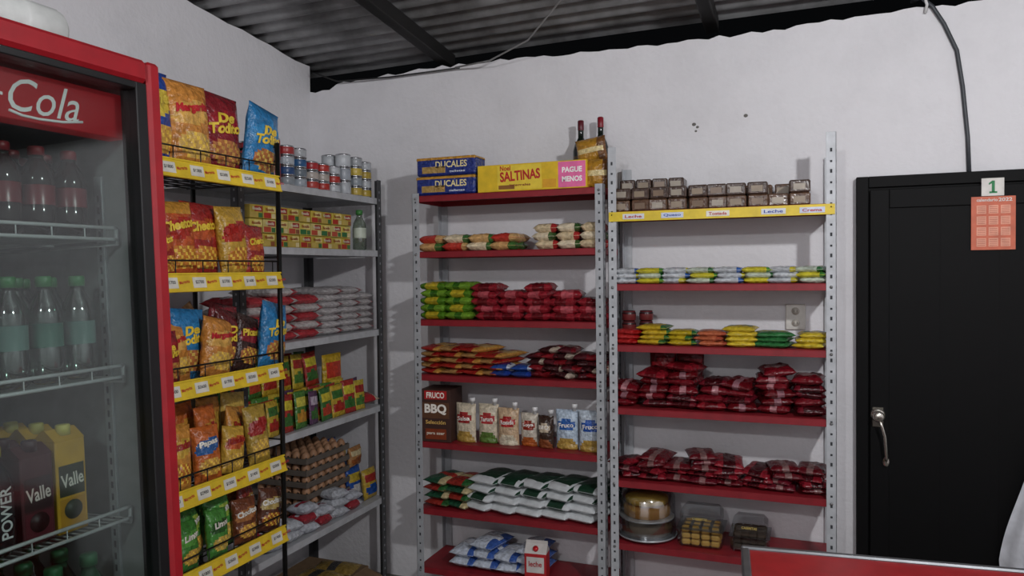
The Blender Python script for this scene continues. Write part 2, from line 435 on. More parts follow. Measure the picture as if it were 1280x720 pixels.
for k in range(5):
    for l in range((5,4,5,4,3)[k]):
        bag(b,T((-1.365+k*.122+random.uniform(-.01,.01),y0+.09+random.uniform(0,.015),LU[2]+.019+l*.032))@R(random.uniform(-11,11),'Z')@R(random.uniform(-3,3),'Y'),.13,.16,.039,ends('88202a','b05058' if l%2 else '5c1218',.3),12,12,5,.06,.2)
b.done()
b=B('pasta_packs')
for k in range(4):
    for l in range(5-(k==3)):
        bag(b,T((-1.635+k*.105+random.uniform(-.008,.008),y0+.12,LU[3]+.014+l*.026))@R(-14+random.uniform(-8,8),'Z')@R(random.uniform(-2,4),'Y'),.115,.23,.031,[tri('95231f','b7965f','b7863f'),tri('a07a4a','95231f','8a1a1a')][(k+l)%2],10,12,3,.06,.16)
b.done()
b=B('salt_packs')
for k in range(2):
    bag(b,T((-1.29+k*.1,y0+.065,LU[3]+.016))@R(-8,'Z'),.095,.13,.03,tri('1f3a7a','c9d0dc','1f3a8a'),8,8,3,.06)
    bag(b,T((-1.30+k*.1,y0+.068,LU[3]+.044))@R(8,'Z'),.095,.13,.026,tri('24458a','1f3a8a','c9d0dc'),8,8,3,.06)
b.done()
b=B('snack_cake_packs')
for k in range(5):
    for l in range(5 if k in (1,2) else 4):
        bag(b,T((-1.12+k*.066,y0+.10,LU[3]+.018+l*.027))@R(random.uniform(-26,26),'Z')@R(random.uniform(-11,11),'Y'),.085,.165,.032,[tri('4a1a20','a09088','6a1820'),tri('7a1820','c0b0a0','3a1418'),tri('3a1a1c','7a2028','b0a090')][(k+l)%3],10,10,3,.06,.16)
b.done()
b=B('barbecue_sauce_box')
Mx=T((-1.617,y0,LU[4]+.124))@R(4,'Z')@FY
carton(b,Mx,.15,.245,.15,'3b2018',[(-.75,.75,.62,.95,'a81c20'),(-.9,.9,-.1,.5,'5a3a26'),(-.7,.7,-.9,-.5,'7a3418')])
text(b,'FRUCO',.09,.028,M('f0eae0'),Mx,0,.096,lift=.002,off=.03); text(b,'BBQ',.11,.05,M('f0eae0'),Mx,0,.03,lift=.002,off=.04)
text(b,'Selección',.1,.018,M('d8b060'),Mx,0,-.03,lift=.002); text(b,'para asar',.09,.014,M('d8d0c0'),Mx,0,-.085,lift=.002)
b.done()
def doypack(b,x,y,z,w,h,colr,cap=True,rot=0):
    Mx=T((x,y,z+h/2))@R(rot,'Z')@FY
    s=bag(b,Mx,w,h,.05,colr,12,14,2.2,.04,.1,.06)
    lathe(b,[(w*.46,0),(w*.47,.01),(w*.44,.03)],colr(0,-.99),T((x,y,z))@R(rot,'Z')@Matrix.Diagonal((1,.42,1,1)),14)
    if cap: lathe(b,[(.010,0),(.010,.014),(.013,.014),(.013,.03),(.011,.032)],M('d8d8d8',.4),T((x+w*.3,y,z+h*.97)),12)
    return s,Mx
b=B('sauce_pouches')
def may(base,c1,c2):
    A,C,D=foil(base),foil(c1),foil(c2)
    return lambda a,c: C if (a/.7)**2+((c-.25)/.28)**2<1 else (D if c<-.45 and (a/.8)**2+((c+.75)/.3)**2<1 else A)
pk=[('cbbfa8','a03030','b2924a',.112,.18),('cdc1aa','a83838','5c7a3a',.105,.18),('c4a888','a82a2a','d0c8b0',.105,.17),('c0b7a8','8a2a1c','a85a2a',.088,.15),('3a2a22','c8b8a0','8a5030',.08,.145),('b0c0d0','2a5aa0','b09048',.112,.175),('b8c4d0','2450a0','b09048',.112,.18)]
x=-1.488
for i,(a_,c_,d_,w,h) in enumerate(pk):
    s,Mx=doypack(b,x,y0+.06+(i%2)*.015,LU[4]+.001,w-.002,h,may(a_,c_,d_),True,random.uniform(-9,9))
    text(b,['Salsa','Tartara','Rosada','Soya','BBQ','Fruco','Fruco'][i],w*.6,.02,M('f2eee6'),Mx,0,.022,4,s,.002)
    if i+1<len(pk): x+=(w+pk[i+1][3])/2
b.done()
b=B('grain_packs')
for k in range(2):
    for l in range(4):
        bag(b,T((-1.62+k*.11,y0+.115,LU[5]+.018+l*.034))@R(-12+random.uniform(-6,6),'Z')@R(random.uniform(-2,2),'Y'),.13,.20,.038,[tri('8a2a22','b0a070','2a5a30'),tri('1f4a34','a03028','b8a880')][(k+l)%2],10,10,3.4,.06,.16)
b.done()
b=B('rice_bags')
gw=M('1c3a2a',.3,0,.5,.15,30); ww=M('c9cdcf',.3,0,.5,.1,30)
for k in range(5):
    for l in range(4):
        bag(b,T((-1.40+k*.122+.01*l,y0+.125+.004*l,LU[5]+.022+l*.040))@R(-18+random.uniform(-4,4),'Z'),.155,.235,.046,(lambda a,c,l=l,k=k: (gw if (abs(a)<.6 and abs(c)<.7 and l==3) or (c<-.5 and -.4<a<.45 and (l+k)%3==1 and l>0) or (a>.82 and l>1) else ww)),12,12,3.2,.06,.14)
b.done()
b=B('sugar_bags')
for k in range(4):
    for l in range(2+(k%2)):
        bag(b,T((-1.50+k*.11,y0+.12,LU[6]+.028+l*.045))@R(random.uniform(-12,12),'Z'),.13,.2,.052,tri('bcc4d0','c8ccd4','3a5aa0'),10,10,2.6,.06,.12)
b.done()
b=B('milk_carton')
Mx=T((-1.135,y0+.035,LU[6]))@R(6,'Z')
box(b,-.05,.05,-.035,.035,0,.13,matte('b01c24'),Mx)
vs=[(-.05,-.035,.13),(.05,-.035,.13),(.05,.035,.13),(-.05,.035,.13),(-.05,0,.165),(.05,0,.165),(-.05,0,.18),(.05,0,.18)]
b.add(vs,[[0,1,5,4],[2,3,4,5],[0,4,3],[1,2,5],[4,5,7,6]],matte('c8c4c0'),Mx)
Mf=Mx@T((0,-.035,.065))@FY
box(b,-.04,.04,-.02,.05,0,.001,M('d0ccc8'),Mf,.0002); text(b,'leche',.06,.025,M('b01c24'),Mf,0,.02,lift=.002)
text(b,'entera',.06,.015,M('f0eae0'),Mf,0,-.045)
lathe(b,[(.012,0),(.012,.015)],M('c01c24'),Mx@T((.0,-.018,.143))@R(40,'X'),12)
b.done()
# ---------------------------------------------------------------- RIGHT UNIT PRODUCTS
b=B('panela_sugar_blocks')
wrap=[M('5a4232',.2,0,.4,.4,60),M('6c5240',.2,0,.4,.4,60),M('483830',.2,0,.4,.4,60)]
lab_=[M('8c7c68',.4),M('7a6654',.4),M('9c9284',.4)]
for row in range(2):
    for k in range(10 if row==0 else 11):
        for l in range(2 if (row==0 or k>3) else 3):
            if l==1 and row==0 and k==8: continue
            Mx=T((-.735+k*(.0785 if row==0 else .071)+random.uniform(-.004,.004),y0+.014+row*.125+random.uniform(0,.012),RU[0]+.001+l*.0495))@R(random.uniform(-7,7),'Z')
            c=(k*3+l*2+row)%3
            box(b,-.0385 if row==0 else -.033,.0385 if row==0 else .033,0,.10,0,.048,wrap[c],Mx,.005)
            box(b,-.024,.020,-.0006,.02,.010,.034,lab_[(c+k)%3],Mx,.0003)
            box(b,-.030,.024,.01,.09,.0475,.0486,lab_[(c+1)%3],Mx,.0003)
b.done()
b=B('candle_packs')
cc=[tri('b8bcc0','4a7a3a','3560a8'),tri('c0b430','c8ccc8','4a8a3a'),tri('b8bcc0','3560a8','c8bc30'),tri('b6c0b0','c0b838','2f6a3a')]
for k in range(8):
    for l in range(3):
        bag(b,T((-.725+k*.106,y0+.085,RU[1]+.012+l*.021))@R(random.uniform(-18,18),'Z'),.12,.165,.025,cc[(k+2*l)%4],12,10,4,.06,.14)
b.done()
b=B('tomato_paste_jars')
for k in range(3):
    for (X,Yj) in ((-.735,3.27),(-.665,3.30)):
        lathe(b,[(.026,0),(.031,.004),(.031,.03),(.031,.034),(.028,.038),(.028,.044),(.02,.045)],[M('3a1418',.2),M('6a2a2a',.3),M('3a1418',.2),M('202020'),M('5a1a20'),M('202020')],T((X,Yj,RU[2]+k*.046)),16)
b.done()
b=B('seasoning_packs')
cc=[tri('a82828','b83a30','a01818'),tri('b89a28','c0a838','3a6a38'),tri('b09820','c4b03c','2f6a3a'),tri('b06040','c88868','a04a34'),tri('c0a830','3a7038','c0a830'),tri('2f6a3a','c0ac34','2f6a3a'),tri('c0a830','2f6a3a','c8b840')]
pos=[(-.72,.13,0),(-.60,.13,1),(-.49,.12,2),(-.375,.12,3),(-.26,.13,4),(-.13,.15,5),(.015,.12,6)]
for (x,w,c) in pos:
    for l in range(3+(c in (1,4))):
        bag(b,T((x+random.uniform(-.008,.008),y0+.085,RU[2]+.012+l*.02))@R(random.uniform(-14,14),'Z'),w,.14,.024,cc[c],12,10,4,.06,.14)
b.done()
def redpacks(name,stacks,z,hh=.036,ww=.1,dd=.17,cols=None,rr=8):
    b=B(name)
    for (x,n,w) in stacks:
        for l in range(n):
            bag(b,T((x+random.uniform(-.012,.012),y0+.09+random.uniform(0,.03),z+hh/2+.003+l*(hh-.006)))@R(random.uniform(-rr,rr),'Z')@R(random.uniform(-6,6) if l else 0,'Y')@R(random.uniform(-4,4) if l else 0,'X'),w,dd,hh,random.choice(cols),12,12,4.2,.07,.24)
    return b.done()
rc=[ends('6a121c','b07a80',.16),ends('7e1822','5a0c14',.3),ends('5a0d14','8a6068',.18),ends('641420','3a090f',.5),tri('6a121c','8a7070','6a121c')]
redpacks('ground_coffee_packs',[(-.725,3,.12),(-.60,5,.125),(-.485,6,.125),(-.365,4,.12),(-.25,4,.12),(-.13,6,.125),(.0,5,.12),],RU[3],.036,cols=rc,rr=16)
b=B('ground_coffee_pouches')
for k,(x,w) in enumerate(((-.60,.12),(-.48,.12))):
    bag(b,T((x,3.345,RU[3]+.125))@FY,w,.235,.06,chip('6a0f18','a8202a','3a1410','5a0c14','7a3020'),12,14,2.4,.08,.12)
b.done()
redpacks('chocolate_bar_packs',[(-.72,3,.12),(-.615,4,.12),(-.51,3,.12),(-.41,5,.12),(-.30,4,.12),(-.19,3,.12),(-.09,4,.12),(.005,4,.115)],RU[4],.030,cols=[ends('5c1420','886060',.2),ends('5c141c','7a5a58',.25),ends('7c1824','3a0c12',.3)],rr=24)
b=B('cake_container')
cg=glassm('f2f4f5',.35,'clear_plastic')
X,Y,Z=-.655,3.235,RU[5]
lathe(b,[(.05,0),(.125,.012),(.13,.02),(.12,.02)],M('b8bcc0',.25,.5),T((X,Y,Z)),32)
lathe(b,[(.10,.021),(.108,.03),(.106,.055),(.09,.062)],M('6a5844',.7),T((X,Y,Z)),28)
lathe(b,[(.03,.062),(.03,.085),(.115,.088),(.118,.094),(.11,.096)],M('c8cacc',.35,.3),T((X,Y,Z)),28)
lathe(b,[(.09,.097),(.1,.104),(.1,.135),(.088,.145)],M('a87a3a',.7),T((X,Y,Z)),28)
lathe(b,[(.07,.146),(.092,.155),(.092,.175),(.05,.19)],M('b89840',.7),T((X,Y,Z)),28)
lathe(b,[(.125,.021),(.122,.10),(.121,.18),(.10,.205),(.06,.212)],glassm('f0f2f4',.9,'dome_plastic'),T((X,Y,Z)),32)
b.done()
def clam(name,x,y,z,w,d,h,food):
    b=B(name)
    box(b,x-w/2,x+w/2,y-d/2,y+d/2,z+.001,z+h*.5,cg,None,.012)
    box(b,x-w/2+.006,x+w/2-.006,y-d/2+.006,y+d/2-.006,z+h*.52,z+h,cg,None,.018)
    box(b,x-w/2-.006,x+w/2+.006,y-d/2-.006,y+d/2+.006,z+h*.5,z+h*.52,glassm('dfe4e6',1.0,'plastic_rim'),None,.001)
    if food:
        for i in range(4):
            for j in range(3):
                for l in range(3):
                    X=x-w/2+.03+i*(w-.06)/3; Yy=y-d/2+.035+j*(d-.07)/2
                    box(b,-.018,.018,-.018,.018,.006+l*.026,.029+l*.026,M(food,.6),T((X,Yy,z))@R(random.uniform(-12,12),'Z'),.006)
    text(b,'CASERITAS',.06,.01,M('c8b060'),T((x,y-d/2+.004,z+h*.8))@FY)
    b.done()
clam('cookie_clamshell',-.42,3.23,RU[5],.18,.16,.155,'c09848')
clam('cake_clamshell',-.225,3.24,RU[5],.15,.15,.13,'3a2c20')

# ---------------------------------------------------------------- LEFT WALL SHELF PRODUCTS
fx=WX1-.02
def can(b,x,y,z,r,h,lab,met=M('b8babd',.25,.9)):
    lathe(b,[(r*.93,0),(r,.003),(r,.006),(r*.985,.007),(r*.985,h-.007),(r,h-.006),(r,h-.003),(r*.93,h),(r*.9,h-.003)],[met,met,met,M(lab,.35),met,met,met,met],T((x,y,z)),18)
b=B('canned_food')
def cstack(y,n,h,labs,r=.037):
    for row in range(2):
        for l in range(n): can(b,fx-.045-row*.08,y,WU[0]+.0005+l*h,r,h,labs[(l+row)%len(labs)])
cstack(2.50,2,.085,['a8242a','b83a30'],.033); cstack(2.575,2,.095,['a8242a','983034'],.033)
cstack(2.66,4,.043,['8a9298','2a4a78','a8b0b8','a03030']); cstack(2.745,4,.043,['98a0a8','6a7680','2a5a88','b0b4b8'])
cstack(2.83,3,.042,['b04038','b0a8a0','a8242a']); cstack(2.915,3,.042,['a83028','a8a098'])
cstack(3.0,3,.042,['b0b4b8','a83028'])
cstack(3.09,3,.065,['a8acb0','9aa0a8','b8bcc0']); cstack(3.19,4,.048,['b09840','8a9298','c0a848','a0a4a8']); cstack(3.272,4,.045,['a89038','a8acb0'])
b.done()
b=B('bouillon_boxes')
for col in range(9):
    y=2.43+col*.079
    for l in range(3):
        Mx=T((fx-.01-random.uniform(0,.008),y,WU[1]+.0285+l*.0565))@FX
        h2=['b8a03a','c4b050','b09838','c8b870'][(col*2+l)%4]
        carton(b,Mx,.075,.054,.1,h2,[(-.95,.2,-.9,-.1,['a8301f','2f6a3a','b8a050','b04830'][(col*2+l)%4]),(-.3,.9,.0,.8,'d8c880' if (l+col)%2 else '982a24'),(.3,.9,-.9,-.2,['d0c090','8a5030','3a6a3a'][(col+l)%3])])
        text(b,'Ricostilla',.05,.012,M('8a1a14' if (l+col)%2 else 'e0d8c0'),Mx,0.0,.011,lift=.002)
b.done()
b=B('cooking_oil_bottle')
lathe(b,[(.025,0),(.034,.006),(.034,.06),(.034,.11),(.03,.135),(.014,.165),(.014,.175),(.017,.176),(.017,.198),(.012,.2)],[glassm('cfd8cc',.5,'pet_clear')]*2+[M('b8c0b0')]+[glassm('cfd8cc',.5,'pet_clear')]*4+[M('3a7a3a')]*2,T((fx-.04,3.215,WU[1]+.001)),18)
b.done()
b=B('flour_bags')
for st,(y,n,w) in enumerate(((2.44,5,.15),(2.62,6,.17),(2.79,5,.17))):
    for l in range(n):
        bag(b,T((fx-.14,y+random.uniform(-.01,.01),WU[2]+.02+l*.038))@R(90+random.uniform(-9,9),'Z'),w,.24,.046,tri('b8b4b2','a8242a','a83a40') if l%2 else tri('a83038','c0bcba','b8b4b2'),12,12,4,.06,.16)
b.done()
b=B('flour_bags')
for st,(y,n,w) in enumerate(((2.96,7,.16),(3.12,7,.16),(3.255,6,.10))):
    for l in range(n):
        bag(b,T((fx-.14,y+random.uniform(-.004,.004),WU[2]+.017+l*.031))@R(90+random.uniform(-3,3),'Z'),w,.24,.038,tri('bcb8b8','a05054','b4b4b6') if l%2 else tri('b4b0b0','c0bcba','983a40'),12,12,4,.06,.14)
b.done()
b=B('soup_packets')
pal=[('3a6a30','c8b838','b0402a'),('b89a30','3a6a30','a02a20'),('a03028','c8b838','3a6a30'),('4a7a34','d0c850','c08a30'),('c0a838','a03028','4a7a34'),('5a3a5a','b8a8b8','3a6a30')]
def pk3(t): 
    A,C,D=foil(t[0]),foil(t[1]),foil(t[2])
    return lambda a,c: C if .15<c<.7 and abs(a)<.75 else (D if (a/.8)**2+((c+.4)/.35)**2<1 else A)
for i in range(9):
    for row in range(3):
        h=.145+.02*random.random(); y=2.42+i*.092
        bag(b,T((fx-.02-row*.03,y,WU[3]+h/2+.001))@R(random.uniform(-12,12),'Z')@FX@R(random.uniform(-5,5),'Z')@R(-5,'X'),.09,h,.022,pk3(pal[(i*5//4+row)%6]),8,12,2.2,.07,.14)
b.done()
b=B('soup_display_packets')
box(b,fx-.30,fx-.13,2.40,3.02,WU[3]+.001,WU[3]+.14,M('b8a030'),None,.003)
for i in range(6):
    for row in range(2):
        y=2.46+i*.1; h=.16
        bag(b,T((fx-.16-row*.06,y,WU[3]+.142+h/2))@R(random.uniform(-12,12),'Z')@FX@R(random.uniform(-5,5),'Z')@R(-6,'X'),.1,h,.026,pk3(pal[(i//2+3*row+(i==4)*2)%5]),8,12,2.2,.07,.14)
bag(b,T((fx-.16,3.13,WU[3]+.14))@FX,.16,.27,.04,pk3(('c8a428','c8402a','d0c050')),12,14,2.4,.08,.12)
bag(b,T((fx-.07,3.25,WU[3]+.045))@R(80,'Z')@R(8,'X'),.12,.15,.05,tri('a8242a','3a6a30','c0b8a0'),10,10)
b.done()
b=B('egg_carton_stack')
tray=M('5f574f',.9); eggm=M('a67c5c',.55,0,0,.2,8)
ex0,ey0=-2.42,2.81; nE=6; pit=.05
for l in range(6):
    z=WU[4]+.004+l*.054
    vs=[];fs=[];N=nE*4
    for j in range(N+1):
        for i in range(N+1):
            u=i/4;v=j/4
            vs.append((ex0+u*pit,ey0+v*pit*1.12,z+.020+.016*math.cos(2*math.pi*u)*math.cos(2*math.pi*v)+.004*(math.cos(4*math.pi*u))))
    for j in range(N):
        for i in range(N):
            a=j*(N+1)+i; fs.append([a,a+1,a+N+2,a+N+1])
    b.add(vs,fs,tray,None,True)
    box(b,ex0-.004,ex0+nE*pit+.004,ey0-.004,ey0,z+.004,z+.030,tray); box(b,ex0-.004,ex0+nE*pit+.004,ey0+nE*pit*1.12,ey0+nE*pit*1.12+.004,z+.004,z+.030,tray)
    box(b,ex0+nE*pit,ex0+nE*pit+.004,ey0,ey0+nE*pit*1.12,z+.004,z+.030,tray)
    for j in range(nE):
        for i in range(nE):
            if l<5 and 0<j<nE-1 and i<nE-2: continue
            lathe(b,[(.004,0),(.014,.004),(.020,.014),(.021,.024),(.017,.038),(.009,.047),(.003,.05)],eggm,T((ex0+(i+.5)*pit,ey0+(j+.5)*pit*1.12,z+.008)),10)
b.done()
b=B('detergent_bags')
for k in range(6):
    for l in range(3-(k%2)):
        bag(b,T((fx-.04,2.50+k*.115,WU[4]+.027+l*.042))@R(85+random.uniform(-10,10),'Z')@R(4,'Y'),.12,.10,.05,[tri('b0b4bc','983040','b4b6bc'),tri('982a34','b8bcc2','b4b6bc')][(k+l)%2] if k not in (1,4) else tri('b4b8be','c0c4ca','b0b4bc'),10,10,2.5,.06,.14)
b.done()
b=B('cleaning_product_packs')
for k,(x,y,zz,h,c) in enumerate(((fx-.09,3.20,0,.17,('24509a','b8a038','c0c0c0')),(fx-.04,3.265,0,.15,('b89a38','a03028','24509a')),(fx-.17,3.21,0,.26,('b89a38','24509a','a03028')),(fx-.25,3.24,0,.29,('24509a','b8c0cc','a87848')),(fx-.09,3.21,.172,.10,('a87848','c8b890','8a4a20')))):
    bag(b,T((x,y,WU[4]+.002+zz+h/2))@R(random.uniform(-8,8),'Z')@FX@R(-6 if zz==0 else 0,'X'),.12,h,.05,pk3(c),10,12,2.4,.08,.12)
b.done()
b=B('cardboard_box'); cb=M('7a6248',.85)
box(b,-2.42,-2.06,2.62,3.22,.002,.12,cb,None,.003)
for (xa,xb_,ya,yb,) in ((-2.06,-1.97,2.64,3.2),): 
    b.add([(xa,ya,.118),(xa,yb,.118),(xb_,yb,.09),(xb_,ya,.09),(xa,ya,.115),(xa,yb,.115),(xb_,yb,.087),(xb_,ya,.087)],[[0,3,2,1],[4,5,6,7],[0,1,5,4],[2,3,7,6],[1,2,6,5],[0,4,7,3]],cb)
for k in range(4):
    bag(b,T((-2.22+.02*k,2.72+k*.12,.145))@R(80+random.uniform(-20,20),'Z'),.14,.22,.045,tri('8a7238','3a3a3a','988050'),10,10)
b.done()

# ---------------------------------------------------------------- SNACK RACK
RX0,RX1,RY0,RY1=-2.20,-1.80,1.52,2.25
RLV=[1.925,1.575,1.243,.905,.645]
b=B('snack_display_rack'); bk=M('141414',.4,.3); ys_=M('dcbc2c',.45)
for x in (RX0,RX1):
    for y in (RY0,RY1): 
        tube(b,[(x,y,0),(x,y,2.07)],.009,bk,8)
for y in (RY0,RY1):
    tube(b,[(RX0,y,2.06),(RX1,y,2.06)],.006,bk)
    for z in RLV:
        for dz in (0,.08): tube(b,[(RX0,y,z+dz),(RX1,y,z+dz)],.004,bk)
tube(b,[(RX0,RY0,2.06),(RX0,RY1,2.06)],.006,bk)
for zi,z in enumerate(RLV):
    for i in range(9): tube(b,[(RX0+i*.05,RY0,z),(RX0+i*.05,RY1,z)],.003,bk,5)
    for i in range(8): tube(b,[(RX0,RY0+i*.1,z-.004),(RX1,RY0+i*.1,z-.004)],.003,bk,5)
    tube(b,[(RX1,RY0,z+.065),(RX1,RY1,z+.065)],.003,bk)
    for i in range(7): tube(b,[(RX1,RY0+.02+i*.112,z),(RX1,RY0+.02+i*.112,z+.065)],.002,bk,5)
    Mx=T((RX1+.008,(RY0+RY1)/2,z-.004))@R(-12,'Y')@FX
    W=RY1-RY0
    box(b,-W/2,W/2,-.027,.027,0,.004,ys_,Mx,.001)
    box(b,-W/2,W/2,.024,.03,-.004,.007,ys_,Mx,.001); box(b,-W/2,W/2,-.03,-.024,-.002,.007,ys_,Mx,.001)
    for q in range(6):
        X=-W/2+.07+q*.115
        box(b,X,X+.055,-.018,.016,.004,.0052,M('d6d3c8'),Mx,.0002)
        text(b,'$%d00'%(random.randint(12,29)),.035,.012,M('303030'),Mx,X+.028,0,lift=.0056)
        text(b,'Margarita',.042,.014,M('b8202a'),Mx,X+.082,0,8,lift=.0046)
b.done()
def chips(name,items,z):
    b=B(name)
    for (y,w,h,t,x,lean,yaw,cf,txt,tc,roll) in items:
        Mx=T((x,y,z+h/2+.006))@R(yaw,'Z')@FX@R(roll,'Z')@R(lean,'X')
        s=bag(b,Mx,w,h,t,cf,18,24,2.2,.07,.15,.05)
        for j,tt in enumerate(txt):
            text(b,tt,w*(.30+.075*len(tt)) if len(tt)<7 else w*.8,h*.13,M(tc,.35),Mx,0,h*(.19-.125*j),10,s,.003,.2,.045)
    b.done()
det_r=chip('7e2028','96242c','a8683a',None,'c89848'); det_b=chip('2a74a8','3484b8','a8683a',None,'c8a850')
mar_o=chip('c0883a','c89848','d0a858','24408a'); mar_bl=chip('24408a','c8b040','c89848','24408a')
mar_t=chip('c0803a','d0a050','d0a858')
chz_o=chip('b8542a','a82c20','c07830','c08a38'); chz_y=chip('c0983a','a82c20','c07830','c0983a'); chz_r=chip('982c28','b8542a','c07830')
F=RX1
chips('chip_bags',[
 (1.755,.17,.30,.07,F-.08,-4,5,mar_bl,['Ruffles'],'d8c048',0),
 (1.89,.17,.285,.07,F-.065,-5,-2,mar_t,['Margarita'],'b8202a',0),
 (2.05,.19,.285,.07,F-.085,-5,0,det_r,['De','Todito'],'e0c040',-3),
 (2.215,.19,.265,.07,F-.045,3,8,det_b,['De','Todito'],'e0c040',-7),
 (1.78,.16,.28,.06,F-.2,-3,0,mar_bl,[],'b8202a',0),(1.95,.17,.29,.06,F-.2,-3,0,det_r,[],'b8202a',0),(2.12,.17,.27,.06,F-.2,-3,0,det_b,[],'b8202a',0)],RLV[0])
chips('cheese_puff_bags',[
 (1.72,.15,.22,.06,F-.08,-5,5,chz_o,['Cheetos'],'e8c840',0),
 (1.845,.16,.25,.06,F-.085,-6,-2,chz_o,['Cheetos'],'e8c840',2),
 (1.965,.16,.255,.06,F-.10,-5,0,chz_r,['Cheetos'],'e8c840',-3),
 (2.085,.15,.25,.06,F-.07,-5,6,chz_y,['Cheetos'],'a82018',3),
 (2.19,.12,.19,.05,F-.07,-5,6,chz_r,['Chetos'],'e8c840',-3),
 (1.75,.12,.17,.05,F-.05,-5,6,chz_r,['Chetos'],'e8c840',5),
 (1.87,.15,.25,.05,F-.17,-3,0,chz_y,[],'b8202a',0),(2.04,.15,.25,.05,F-.17,-3,0,chz_o,[],'b8202a',0)],RLV[1])
chips('mixed_chip_bags',[
 (1.76,.14,.17,.06,F-.06,-5,5,det_r,['De','Todito'],'e8c840',0),
 (1.82,.14,.19,.06,F-.09,-6,-2,mar_t,['Margarita'],'b8202a',2),
 (1.90,.15,.235,.05,F-.10,-5,0,det_b,['De','Todito'],'e8c840',-5),
 (1.985,.14,.20,.06,F-.055,-5,3,mar_t,['Margarita'],'b8202a',-12),
 (2.065,.15,.22,.06,F-.08,-5,3,chip('5c2224','7e2028','a8683a'),['De','Todito'],'e8c840',-14),
 (2.135,.13,.20,.05,F-.06,-5,6,chip('3a2420','7e2028','a8683a'),['Picante'],'e8c840',-16),
 (2.245,.17,.24,.06,F-.035,0,10,det_b,['De','Todito'],'e8c840',-10),
 (2.0,.13,.24,.05,F-.17,-3,0,chip('b08a60','c8b8a0','a06a4a'),[],'b8202a',30),
 (2.13,.14,.24,.05,F-.17,-3,0,det_r,[],'b8202a',-12)],RLV[2])
its=[]
pc=[chip('b8602a','c08a38','c8a050'),chip('c0983a','b8542a','c8a050'),chip('c08438','c8a040','b0682c'),chip('a88a38','982c28','c8a050'),chip('c8a850','c07830','b85a2a')]
for i in range(10):
    its.append((1.68+i*.061,.10,.16+.025*(i%3)+.03*(i%2),.045,F-.05-(i%2)*.05,-8,random.uniform(-20,20),pc[i%5],['Rizadas'] if i%2==0 else ['Pollo'],'982420',random.uniform(-16,16)))
its[3]=its[3][:7]+(chip('2b5c98','c0b8a8','c89848'),['Papas'],'e0dcd0',0)
its[4]=its[4][:7]+(chip('b8602a','2b5c98','c89848'),['Papas'],'e0dcd0',0)
its[-1]=its[-1][:7]+(chip('8a9a3c','c0a840','c89848'),['Limon'],'e0dcd0',-4)
for i in range(5): its.append((1.7+i*.12,.12,.25,.05,F-.17,-4,random.uniform(-8,8),pc[(i*2+1)%5],[],'982420',random.uniform(-6,6)))
chips('potato_chip_bags',its,RLV[3])
its=[]
tcs=[chip('b07a3a','c0a060','a05a2a'),chip('b07a3a','c0a060','a05a2a'),chip('3f7a34','5a9a40','c09848'),chip('3f7a34','98b048','c09848'),chip('4a8a3c','2f5a28','c0a858'),chip('4a8a3c','98b048','c0a858'),chip('6a3a24','a0683a','c08848'),chip('7a2c24','a07838','c08848'),chip('5a3424','b09858','a05a2a')]
for i in range(9):
    its.append((1.70+i*.066,.105,.155+.03*(i%2),.045,F-.05-(i%2)*.05,-8,random.uniform(-16,16),tcs[i],['Limon' if 1<i<6 else 'Choclitos'],'e0dcd0',random.uniform(-14,14)))
for i in range(5): its.append((1.7+i*.12,.12,.22,.05,F-.17,-4,random.uniform(-8,8),tcs[(i+2)%8],[],'982420',random.uniform(-6,6)))
chips('tortilla_chip_bags',its,RLV[4])

# ---------------------------------------------------------------- BEVERAGE FRIDGE
FR=T((-1.27,1.285,.0265))@R(-2.0,'Y')
rd=M('8c0f1a',.4); blk=M('0c0c0e',.4); inn=M('9a9c9c',.5); steel=M('c8ccd0',.35,.4)
Wd=.72; Hh=2.02
b=B('beverage_refrigerator')
box(b,-.76,-.062,-.03,0,.10,Hh,rd,None,.006); box(b,-.76,-.062,-Wd,-Wd+.03,.10,Hh,rd,None,.006)
box(b,-.76,-.73,-Wd+.03,-.03,.10,Hh,rd); box(b,-.73,-.062,-Wd+.03,-.03,Hh-.03,Hh,rd); box(b,-.73,-.062,-Wd+.03,-.03,.10,.36,blk)
box(b,-.725,-.07,-.036,-.0301,.36,Hh-.03,inn,None,.0005); box(b,-.725,-.07,-Wd+.0301,-Wd+.036,.36,Hh-.03,inn,None,.0005)
box(b,-.7295,-.7,-Wd+.036,-.036,.36,Hh-.03,inn,None,.0005); box(b,-.70,-.07,-Wd+.036,-.036,.36,.375,inn,None,.0005); box(b,-.70,-.12,-Wd+.036,-.036,Hh-.13,Hh-.12,blk,None,.0005)
for x in (-.16,-.58):
    box(b,x-.012,x+.012,-.043,-.036,.40,1.80,steel,None,.001)
    for k in range(50): box(b,x-.003,x+.003,-.0436,-.043,.42+k*.027,.435+k*.027,hole,None,.0001)
box(b,-.12,-.074,-Wd+.04,-.04,Hh-.145,Hh-.048,emis('9c1620',.30),None,.002)
for (x,z) in ((-.1,-.022),(-.7,.0)):
    for y in (-.06,-Wd+.06): box(b,x-.02,x+.02,y-.02,y+.02,z,.10,blk)
for k in range(6): box(b,-.058,-.04,-Wd+.04,-.04,.12+k*.03,.135+k*.03,blk,None,.001)
box(b,-.06,-.058,-Wd+.01,-.01,.10,.34,blk)
SH=[1.655,1.35,1.035,.72,.43]
wr_=M('d8dadc',.4,.2)
